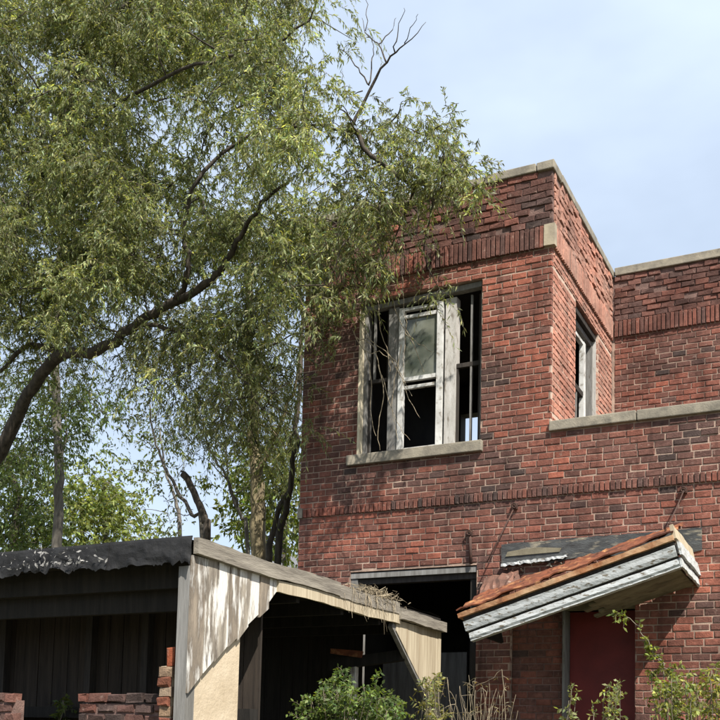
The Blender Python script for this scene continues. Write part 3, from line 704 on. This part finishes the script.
def wobble(pts, amp, sub=5):
    pts = [np.array(p, float) for p in pts]; out = []
    for i in range(len(pts)-1):
        p0, p1, p2, p3 = pts[max(i-1, 0)], pts[i], pts[i+1], pts[min(i+2, len(pts)-1)]
        for k in range(sub):
            t = k/sub
            q = .5*((2*p1)+(-p0+p2)*t+(2*p0-5*p1+4*p2-p3)*t*t+(-p0+3*p1-3*p2+p3)*t**3)
            out.append(q+rng.normal(0, amp, 3))
    out.append(pts[-1]); return out
def limb(mb, pts, r0, r1, n=9, amp=.012, sub=5):
    q = wobble(pts, amp, sub); m = len(q)
    rad = [(r0+(r1-r0)*(i/(m-1))**.8)*(1+.1*vnoise(i*.7, r0*90, 8)) for i in range(m)]
    big = r0 > .03
    mb.tube(q, rad, n+5 if big else n, jit=.11 if big else .05); return list(zip(q, rad))
def connect(mb, nodes, centres, rmax=.02, sag=.06):
    """grow thin branches from the existing wood to every foliage cluster, nearest first"""
    P = [np.array(p) for p, r in nodes]; D = [0.]*len(P)
    rem = list(range(len(centres))); arr = np.array(P)
    dist = [float(np.min(np.linalg.norm(arr-centres[i], axis=1))) for i in rem]
    for i in np.argsort(dist):
        c = centres[i]; A = np.array(P); d = np.linalg.norm(A-c, axis=1)+.25*np.array(D)+np.maximum(0, A[:, 2]-c[2]-.2)*.15
        k = int(np.argmin(d)); a = P[k]; ln = float(np.linalg.norm(c-a))
        if ln < .03: continue
        m1 = a+(c-a)*.35+rng.normal(0, .06*ln, 3)+np.array([0, 0, sag*ln]); m2 = a+(c-a)*.7+rng.normal(0, .06*ln, 3)+np.array([0, 0, sag*.8*ln])
        q = wobble([a, m1, m2, c], 0, 3); r = min(rmax, .004+.011*ln)
        mb.tube(q, [r*(1-.75*j/(len(q)-1)) for j in range(len(q))], 5)
        for j in (3, 6, 9): P.append(np.array(q[j])); D.append(D[k]+ln*j/9)
def foliage(centres, per, rad, length, droop, K, LL, LW, base, tonevar=.3, spread=.75, hang=.4, up=.1):
    n = len(centres)*per; c = np.repeat(centres, per, 0)
    s = c+rng.normal(0, 1, (n, 3))*np.array(rad)
    d = unit(rng.normal(0, 1, (n, 3))*np.array([1, 1, .5])+np.array([0, 0, up])); ln = length*rng.uniform(.5, 1.4, n); dr = droop*rng.uniform(.4, 1.5, n)
    tn = np.repeat(np.exp(rng.normal(0, tonevar, (len(centres), 1))), per, 0)*np.exp(rng.normal(0, .1, (n, 1)))
    lv = leaves_on(s, d, ln, K, dr, LL, LW, spread, hang, tn, base)
    return lv, (s, d, ln, dr)
def finish_tree(root, wood, barkm, leafparts, shoots, shoot_r=.003, crown='crown'):
    wood.build('trunk', M[barkm], root, True)
    if leafparts:
        V, F, C = cat_parts(leafparts)
        o = link(crown, quads_mesh(crown, V, F, C), M['leaf'], root); tag(o, kind='stuff')
    if shoots:
        Vs, Fs, o = [], [], 0
        for sh in shoots:
            v, f = shoots_mesh(*sh, r=shoot_r); Vs.append(v); Fs.append(f+o); o += len(v)
        tag(link('twigs', quads_mesh('twigs', np.concatenate(Vs), np.concatenate(Fs)), M['twig'], root), kind='stuff')
def pxp(lst, Y): return [at(p[0], p[1], p[2] if len(p) > 2 else Y) for p in lst]
def ground_pt(p): return np.array([p[0], p[1], float(gh(p[0], p[1]))-.1])

# ---- the big willow
tb = at(-70, 560, .6); WIL = empty('willow_tree', tuple(ground_pt(tb)), 'large willow with heavy crooked limb and drooping leaves hanging over the brick facade', 'tree')
wood = MB(); nodes = []
nodes += limb(wood, [ground_pt(tb), at(-75, 620, .6), at(-62, 545, .5)], .24, .15, 10)
nodes += limb(wood, pxp([(-62, 545, .5), (-28, 500, .4), (0, 452, .3), (28, 395, .2), (62, 355, .1), (98, 352, 0), (140, 322, -.2), (178, 300, -.3), (212, 281, -.4), (226, 262, -.5), (240, 236, -.6), (262, 205, -.8), (290, 180, -.9)], 0), .108, .012, 10, .014)
nodes += limb(wood, pxp([(176, 300, -.3), (190, 268, -.4), (184, 232, -.5), (196, 180, -.7), (240, 140, -.6), (300, 125, -.8), (350, 130, -1.2)], 0), .034, .011, 8)
nodes += limb(wood, pxp([(350, 130, -1.2), (390, 172, -1.2), (425, 185, -1.1), (462, 165, -1.0)], 0), .026, .01, 7)
nodes += limb(wood, pxp([(-62, 545, .5), (-60, 400, .4), (0, 260, .2), (55, 150, 0), (78, 85, -.1), (100, 30, -.2), (112, -40, -.3), (120, -120, -.4)], 0), .11, .04, 9)
nodes += limb(wood, pxp([(100, 30, -.2), (135, 0, -.5), (180, -40, -.8)], 0), .05, .02, 7)
nodes += limb(wood, pxp([(55, 150, 0), (110, 110, -.6), (180, 70, -1.0), (260, 50, -1.2), (310, 20, -1.2)], 0), .03, .01, 7)
nodes += limb(wood, pxp([(62, 355, .1), (30, 345, .1), (0, 370, .3), (-40, 380, .3)], 0), .04, .02, 7)
nodes += limb(wood, pxp([(0, 260, .2), (-30, 160, .6), (-10, 60, .8)], 0), .06, .03, 7)
nodes += limb(wood, pxp([(140, 322, -.2), (190, 335, -.3), (235, 370, -.3), (262, 410, -.2)], 0), .03, .008, 6)
# dead fork above the crown
dead = [([(348, 132, -1.2), (366, 100, -1.2), (386, 62, -1.25), (404, 45, -1.3), (426, 22, -1.3)], .02), ([(386, 62, -1.25), (379, 45, -1.2), (368, 36, -1.2), (362, 18, -1.15)], .009), ([(370, 84, -1.2), (372, 64, -1.1), (374, 45, -1.1), (366, 30, -1.1)], .008), ([(370, 84, -1.2), (358, 68, -1.25), (344, 52, -1.3), (336, 44, -1.3)], .008),
        ([(395, 52, -1.3), (398, 30, -1.35), (404, 8, -1.4)], .007), ([(357, 108, -1.2), (346, 90, -1.2), (341, 72, -1.2)], .007), ([(379, 45, -1.2), (392, 30, -1.15), (396, 18, -1.1)], .006), ([(362, 92, -1.2), (352, 94, -1.1), (342, 90, -1.1)], .006), ([(404, 45, -1.3), (412, 28, -1.35), (418, 14, -1.4)], .005), ([(366, 30, -1.1), (367, 10, -1.1), (364, -8, -1.1)], .005)]
for pts, r in dead:
    limb(wood, pxp(pts, 0), r, .002, 6, .008, 4)
main = [(-60, -60), (278, -60), (298, 6), (292, 40), (292, 85), (322, 112), (338, 140), (335, 170), (325, 210), (335, 250), (318, 280), (292, 305), (275, 325), (250, 322), (200, 345), (130, 330), (60, 335), (0, 345), (-60, 350)]
holesM = [[(115, 60), (180, 60), (170, 110), (130, 120)], [(20, 45), (62, 40), (70, 75), (30, 78)], [(200, 110), (240, 105), (235, 140), (205, 140)], [(30, 200), (78, 195), (70, 260), (35, 262)], [(172, 205), (205, 200), (215, 300), (175, 290)], [(208, 276), (245, 274), (248, 322), (210, 328)]]
leafs, shoots = [], []
G = (.168, .188, .08)
def add(poly, n, y0, y1, per, rad, length, droop, K=20, LL=.085, LW=.017, holes=(), gap=.0, base=G, rmax=.02, seed=3, conn=True, clump=0, crad=(.3, .34, .19)):
    c = sample_region(poly, n, y0, y1, holes, gap, 38., seed)
    if clump:                                                     # rounded leaf masses: boughs of several sprays each
        sz = rng.uniform(.65, 1.3, (len(c), 1))
        c = np.repeat(c, clump, 0)+rng.normal(0, 1, (len(c)*clump, 3))*np.array(crad)*np.repeat(sz, clump, 0)
    if conn: connect(wood, nodes, c, rmax)
    lv, sh = foliage(c, per, rad, length, droop, K, LL, LW, base); leafs.append(lv); shoots.append(sh)
add(main, 116, -1.6, .9, 18, (.115, .135, .095), .22, .75, 24, .052, .0145, holes=holesM, gap=.22, clump=6)
add([(-60, -40), (110, -40), (150, 60), (150, 200), (110, 300), (-60, 320)], 30, -1.2, .9, 15, (.11, .13, .09), .22, .75, 22, .06, .0155, holes=holesM, gap=.15, clump=6, seed=14)
add([(-60, -60), (290, -60), (300, 80), (300, 200), (285, 290), (120, 280), (-60, 320)], 42, 1.0, 2.6, 13, (.14, .16, .11), .28, .8, 18, .075, .019, holes=holesM, gap=.2, seed=9, clump=5, crad=(.36, .4, .22))
# right arm over the parapet
add([(350, 118), (390, 116), (430, 126), (472, 142), (482, 165), (474, 186), (440, 192), (400, 196), (372, 190), (345, 160)], 20, -1.5, -.7, 8, (.08, .1, .06), .18, .7, 18, .05, .0135, gap=.2, clump=4, crad=(.13, .16, .1))
# curtain hanging over the facade and the window head
add([(325, 180), (360, 195), (415, 200), (440, 215), (425, 232), (390, 236), (362, 252), (348, 276), (332, 292), (310, 298), (302, 270)], 14, -1.5, -.6, 8, (.08, .1, .08), .22, 1.0, 18, .052, .0135, gap=.2, clump=4, crad=(.13, .16, .14))
add([(430, 285), (448, 282), (452, 300), (440, 312)], 3, -.9, -.6, 5, (.05, .05, .05), .25, 1.2, 14, .06, .014)
# mid layer under the limb
add([(120, 330), (200, 335), (250, 328), (278, 335), (280, 400), (268, 425), (250, 410), (205, 425), (170, 400), (130, 370)], 22, -.6, 1.2, 11, (.12, .14, .12), .3, 1.0, 20, .06, .015, gap=.33, clump=4, crad=(.24, .28, .2))
add([(-40, 330), (60, 340), (110, 360), (95, 372), (40, 372), (-40, 380)], 16, 0, 1.2, 12, (.2, .25, .18), .35, 1.1, 18, .065, .014)
finish_tree(WIL, wood, 'bark', leafs, shoots)
# long bare shoots trailing in front of the window
mb = MB()
for pts in ([(372, 195), (384, 230), (398, 262), (404, 300), (405, 345), (400, 400)], [(357, 338), (372, 345), (383, 380), (396, 420), (410, 440)], [(352, 330), (366, 352), (380, 352), (392, 362), (404, 380)], [(378, 365), (384, 395), (378, 425), (380, 450)], [(405, 330), (416, 350), (424, 372)], [(425, 186), (436, 200), (448, 220), (455, 240)], [(402, 345), (395, 380), (392, 410), (398, 440)], [(360, 318), (370, 340), (386, 352), (400, 374), (412, 396)], [(378, 300), (380, 330), (388, 352), (390, 372)], [(366, 352), (372, 380), (370, 410), (376, 436)], [(392, 300), (400, 322), (414, 340), (432, 352)], [(386, 352), (398, 366), (406, 392), (420, 418)]):
    q = wobble(pxp([(x, y, -.5) for x, y in pts], 0), .006, 4); mb.tube(q, [.005*(1-.6*i/len(q)) for i in range(len(q))], 5)
mb.build('trailing_shoot', M['dry'], WIL)

# ---- slender straight tree behind the shed
def simple_tree(name, label, base, limbs, barkm, regions, cat='tree', r_sh=.003):
    root = empty(name, tuple(ground_pt(base)), label, cat); wood = MB(); nodes = []
    for pts, r0, r1 in limbs: nodes += limb(wood, pts, r0, r1, 9, .012, 4)
    lf, sh = [], []
    for (poly, n, y0, y1, per, rad, ln, dr, K, LL, LW, base_c, gap) in regions:
        c = sample_region(poly, n, y0, y1, (), gap, 30., 5)
        connect(wood, nodes, c, .014)
        a, b = foliage(c, per, rad, ln, dr, K, LL, LW, base_c); lf.append(a); sh.append(b)
    finish_tree(root, wood, barkm, lf, sh, r_sh); return root
b5 = at(58, 560, 4.5)
simple_tree('slender_tree', 'slim straight dark trunk rising behind the shed roof', b5, [([ground_pt(b5)]+pxp([(58, 545), (59, 480), (57, 400), (56, 330), (60, 240), (52, 150)], 4.5), .105, .05), (pxp([(58, 470), (66, 440), (64, 410)], 4.5), .03, .01), (pxp([(56, 400), (36, 350), (20, 320)], 4.5), .03, .01)], 'bark_grey',
    [([(-40, 378), (30, 372), (100, 380), (112, 430), (70, 450), (20, 470), (-40, 480)], 90, 3.8, 6.4, 12, (.26, .3, .2), .4, .5, 12, .09, .032, (0.075, 0.102, 0.031), .3), ([(-40, 230), (90, 230), (110, 330), (-40, 330)], 40, 4, 5.5, 11, (.3, .3, .25), .4, .6, 12, .09, .03, (0.088, 0.102, 0.034), .2)])
b6 = at(258, 562, 2.6)
simple_tree('pale_trunk_tree', 'sunlit pale forked trunk standing between the shed and the brick wall', b6, [([ground_pt(b6)]+pxp([(258, 556), (258, 500), (254, 440), (252, 400), (247, 350), (250, 300), (244, 250)], 2.6), .125, .045), (pxp([(257, 470), (268, 452), (282, 420), (296, 385), (300, 350)], 2.5), .04, .015), (pxp([(253, 430), (240, 395), (232, 360), (222, 320)], 2.7), .035, .012), (pxp([(252, 400), (262, 360), (268, 300)], 2.6), .03, .012)], 'bark_pale',
    [([(218, 340), (300, 330), (303, 440), (285, 470), (270, 430), (235, 440), (222, 400)], 46, 1.8, 3.4, 11, (.2, .25, .22), .4, 1.1, 18, .065, .015, (0.116, 0.129, 0.041), .3), ([(205, 240), (303, 240), (303, 340), (205, 340)], 26, 1.8, 3.4, 9, (.25, .3, .22), .4, 1.1, 16, .08, .018, (0.116, 0.129, 0.041), .15)])
b7 = at(276, 566, 1.9)
simple_tree('leaning_stem_tree', 'dark thin stems leaning up against the brick corner', b7, [([ground_pt(b7)]+pxp([(276, 560), (286, 510), (293, 470), (297, 430), (300, 380), (303, 320), (298, 270)], 1.9), .055, .02), (pxp([(268, 566), (276, 520), (291, 480), (293, 440), (296, 410)], 2.0), .045, .015)], 'bark', [([(272, 430), (300, 420), (300, 520), (276, 520)], 9, 2.0, 3.0, 6, (.15, .18, .18), .3, .8, 10, .08, .026, (0.088, 0.102, 0.020), .3)])
b8 = at(205, 560, 2.2)
simple_tree('snapped_stump', 'broken-off dark trunk stub with splintered top behind the shed roof', b8, [([ground_pt(b8)]+pxp([(207, 545), (206, 522), (197, 500), (183, 474)], 2.2), .06, .045), (pxp([(183, 475), (181, 470)], 2.2), .03, .008)], 'bark', [], 'tree stump')
b9 = at(203, 560, 3.0)
simple_tree('dead_sapling', 'leafless crooked sapling leaning left behind the broken stub', b9, [([ground_pt(b9)]+pxp([(203, 545), (192, 515), (178, 490), (166, 470), (158, 450), (152, 425), (150, 405)], 3.0), .04, .01), (pxp([(178, 490), (172, 500), (160, 496)], 3.0), .01, .004), (pxp([(158, 448), (148, 445), (140, 438)], 3.0), .01, .004), (pxp([(192, 515), (180, 515), (170, 505), (164, 500)], 3), .008, .003)], 'bark_grey', [])
b10 = at(245, 560, 3.2)
simple_tree('bare_sapling', 'leafless thin sapling beside the pale forked trunk', b10, [([ground_pt(b10)]+pxp([(247, 550), (240, 515), (231, 490), (222, 470), (208, 445), (196, 420), (190, 400)], 3.2), .035, .008), (pxp([(232, 492), (246, 488), (256, 470)], 3.2), .01, .004), (pxp([(238, 510), (228, 480), (226, 440), (215, 400)], 3.4), .02, .006)], 'bark_grey', [([(168, 400), (225, 400), (228, 450), (200, 480), (180, 440)], 12, 2.4, 3.6, 5, (.18, .2, .18), .35, 1.0, 12, .07, .016, (0.061, 0.075, 0.020), .25)])
# ---- bright trees further back
b11 = at(110, 560, 10)
simple_tree('yellow_green_tree', 'bright yellow-green leafy tree some way behind the shed', b11, [([ground_pt(b11)]+pxp([(105, 540), (100, 500), (110, 480)], 10), .1, .03)], 'bark_grey', [([(62, 488), (100, 470), (128, 500), (145, 535), (140, 560), (60, 570)], 58, 8.5, 11, 12, (.3, .4, .28), .45, .4, 12, .12, .06, (0.136, 0.163, 0.041), .15)])
b12 = at(20, 560, 8)
simple_tree('shady_green_tree', 'dense green tree behind the left end of the shed', b12, [([ground_pt(b12)]+pxp([(15, 540), (20, 500), (10, 470)], 8), .12, .04)], 'bark', [([(-60, 455), (40, 445), (56, 480), (58, 570), (-60, 580)], 95, 6.8, 10.5, 15, (.3, .4, .28), .45, .4, 12, .11, .05, (0.075, 0.105, 0.027), .15)])
b13 = at(180, 575, 16)
simple_tree('far_thin_tree', 'sparse small-leaved tree far behind the shed showing sky through it', b13, [([ground_pt(b13)]+pxp([(180, 545), (175, 500), (165, 470), (160, 430)], 16), .09, .02)], 'bark_grey', [([(120, 380), (200, 385), (215, 470), (180, 500), (170, 545), (130, 545), (118, 480)], 44, 14.5, 17.5, 7, (.4, .5, .35), .5, .5, 9, .13, .06, (0.068, 0.085, 0.024), .42)])
b14 = at(290, 570, 7)
simple_tree('bright_corner_tree', 'bright green foliage glimpsed beside the brick corner', b14, [([ground_pt(b14)]+pxp([(285, 550), (282, 500), (285, 470)], 7), .07, .02)], 'bark_grey', [([(232, 470), (262, 440), (300, 430), (303, 560), (240, 552)], 40, 6, 8, 12, (.22, .3, .25), .4, .4, 12, .11, .055, (0.095, 0.119, 0.024), .1)])
# ---- grey-roofed house glimpsed past the corner
hp = at(293, 548, 14)
HS = empty('far_house', (float(hp[0]), 16, .4), 'small pale house with grey roof glimpsed beside the brick corner', 'house')
hx, hz = float(hp[0]), float(hp[2])
hm = MB().box(hx-1.6, hx+3.2, 14, 19, .2, hz-.55).build('wall', M['siding'], HS)
mb = MB(); mb.prism([(hx-2, 13.7, hz-.6), (hx-2, 16.5, hz+.35), (hx-2, 19.3, hz-.6), (hx-2, 19.3, hz-.75), (hx-2, 16.5, hz+.2), (hx-2, 13.7, hz-.75)], (5.6, 0, 0)); mb.build('roof', M['shingle'], HS)
for x in (hx-.9, hx+.8): MB().box(x, x+.7, 13.96, 14.02, 1.4, 2.6).build('window', M['glass'], HS)

# ---- shrubs and weeds in front
def weed(name, label, cat, stems, leafspec, mt='twig', r=.006, extra=None):
    """stems: polylines; leafspec (per-stem shoots, length, droop, K, LL, LW, colour)"""
    b = ground_pt(stems[0][0]); root = empty(name, tuple(b), label, cat); wood = MB(); st, dr, nd = [], [], []
    for pts in stems:
        q = wobble(pts, .006, 5); m = len(q); wood.tube(q, [r*(1-.65*i/(m-1)) for i in range(m)], 6)
        for i in range(m//4, m): st.append(q[i]); dr.append(unit(np.array(q[min(i+1, m-1)])-np.array(q[i-1])))
    wood.build('stems', M[mt], root, True)
    if leafspec:
        per, ln, drp, K, LL, LW, colr, dens = leafspec
        s = np.repeat(np.array(st), per, 0); d0 = np.repeat(np.array(dr), per, 0); n = len(s)
        keep = rng.uniform(0, 1, n) < dens; s, d0 = s[keep], d0[keep]; n = len(s)
        d = unit(d0*.6+rng.normal(0, .7, (n, 3))+np.array([0, 0, .15])); lns = ln*rng.uniform(.4, 1.3, n); dp = drp*rng.uniform(.4, 1.4, n)
        V, F, C = leaves_on(s, d, lns, K, dp, LL, LW, 1.0, .15, np.exp(rng.normal(0, .2, (n, 1))), colr)
        tag(link('leaves', quads_mesh('leaves', V, F, C), M['leaf'], root), kind='stuff')
        v, f = shoots_mesh(s, d, lns, dp, .0022); tag(link('twigs', quads_mesh('twigs', v, f), M[mt], root), kind='stuff')
    return root
def clump(px0, px1, top, Y, n, base_px, seed):
    rr = random.Random(seed); st = []
    bp = ground_pt(at(base_px, 740, Y))
    for i in range(n):
        x = rr.uniform(px0, px1); t = top(x)+rr.uniform(0, 46)*rr.random()**.6-(14*rr.random() if rr.random() < .2 else 0); yy = Y+rr.uniform(-.35, .35); tip = at(x, t, yy)
        b = bp+np.array([rr.uniform(-.18, .18), rr.uniform(-.18, .18), 0]); mid = b+(tip-b)*.6+np.array([rr.uniform(-.05, .05), rr.uniform(-.05, .05), .05])
        st.append([b, mid, tip])
    return st
weed('green_shrub', 'leafy green shrub growing in front of the open shed side', 'shrub', clump(292, 402, lambda x: 688-16*math.exp(-((x-345)/14)**2)+.004*(x-345)**2, -2.4, 60, 345, 3), (3, .13, .5, 8, .042, .023, (.1, .145, .04), .95))
weed('pale_weed', 'yellowish weed beside the plank gusset of the shed', 'weed', clump(424, 446, lambda x: 676+.06*(x-436)**2, -2.2, 9, 436, 4), (2, .09, .4, 7, .05, .016, (.2, .2, .07), .9))
weed('dry_brush', 'tangle of dry grey stems in front of the brick pier', 'dead brush', [p for p in clump(445, 520, lambda x: 682+.008*(x-480)**2, -1.9, 44, 480, 5)]+[[ground_pt(at(500, 740, -1.9)), at(505, 690, -1.9), at(490, 680, -1.9), at(470, 690, -1.9)], [ground_pt(at(470, 740, -1.9)), at(450, 690, -1.9), at(440, 700, -1.9)]], (1, .12, .3, 2, .04, .008, (.2, .17, .1), .25), 'dry', .0027)
a0 = ground_pt(at(668, 740, -1.6))
weed('arching_vine', 'tall arching vine with pale leaves in front of the red door edge', 'vine', [[a0, at(666, 690, -1.6), at(655, 655, -1.6), at(643, 635, -1.6), at(630, 619, -1.6), at(616, 614, -1.6)], [a0+np.array([.06, 0, 0]), at(672, 700, -1.6), at(662, 665, -1.6), at(650, 648, -1.6)], [a0, at(655, 700, -1.55), at(650, 672, -1.5)]], (3, .06, .4, 4, .042, .024, (0.136, 0.160, 0.034), .55), 'twig', .006)
weed('leafy_weed', 'dense yellow-green weed at the foot of the arching vine', 'weed', clump(655, 700, lambda x: 668+.03*(x-672)**2, -1.55, 20, 675, 6), (2, .1, .4, 7, .045, .022, (.19, .21, .055), .95))
weed('tall_weed', 'spindly leafy weed in front of the red door', 'weed', clump(566, 578, lambda x: 688, -1.6, 4, 572, 8)+clump(590, 622, lambda x: 686+.3*abs(x-610), -1.6, 12, 604, 9), (2, .07, .3, 5, .04, .02, (.18, .2, .065), .85))
weed('yellowing_weed', 'yellowing weed against the sunlit brick right of the vine', 'weed', clump(694, 745, lambda x: 668+.02*(x-720)**2, -1.5, 24, 715, 10), (2, .1, .4, 7, .045, .02, (.21, .215, .06), .8))
weed('sill_plant', 'small sapling inside the shed showing through the gap in its dwarf wall', 'weed', clump(52, 68, lambda x: 692, -3.2, 6, 60, 12), (2, .08, .4, 6, .045, .026, (0.082, 0.109, 0.027), .9))
# dry vine matted on the shed's edge board
mb = MB()
for i in range(230):
    y0 = -1.75+R.gauss(0, .28); x0 = XS+R.uniform(-.1, .045); z0 = 2.80+R.uniform(-.03, .03)+.05*R.random()*math.exp(-((y0+1.6)/.3)**2)
    if R.random() < .45: e = (XS+R.uniform(.04, .07), y0+R.uniform(-.08, .08), z0-R.uniform(.05, .34)*R.random())
    else: e = (x0+R.uniform(-.1, .06), y0+R.uniform(-.25, .25), z0+R.uniform(-.04, .05))
    m_ = ((x0+e[0])/2+R.uniform(0, .04), (y0+e[1])/2, (z0+e[2])/2+R.uniform(0, .04))
    mb.tube([(x0, y0, z0), m_, e], [.0028, .0022, .001], 3)
tag(mb.build('dry_vine', M['dry']), 'mat of dry brown vine hanging over the shed edge board', 'vine')
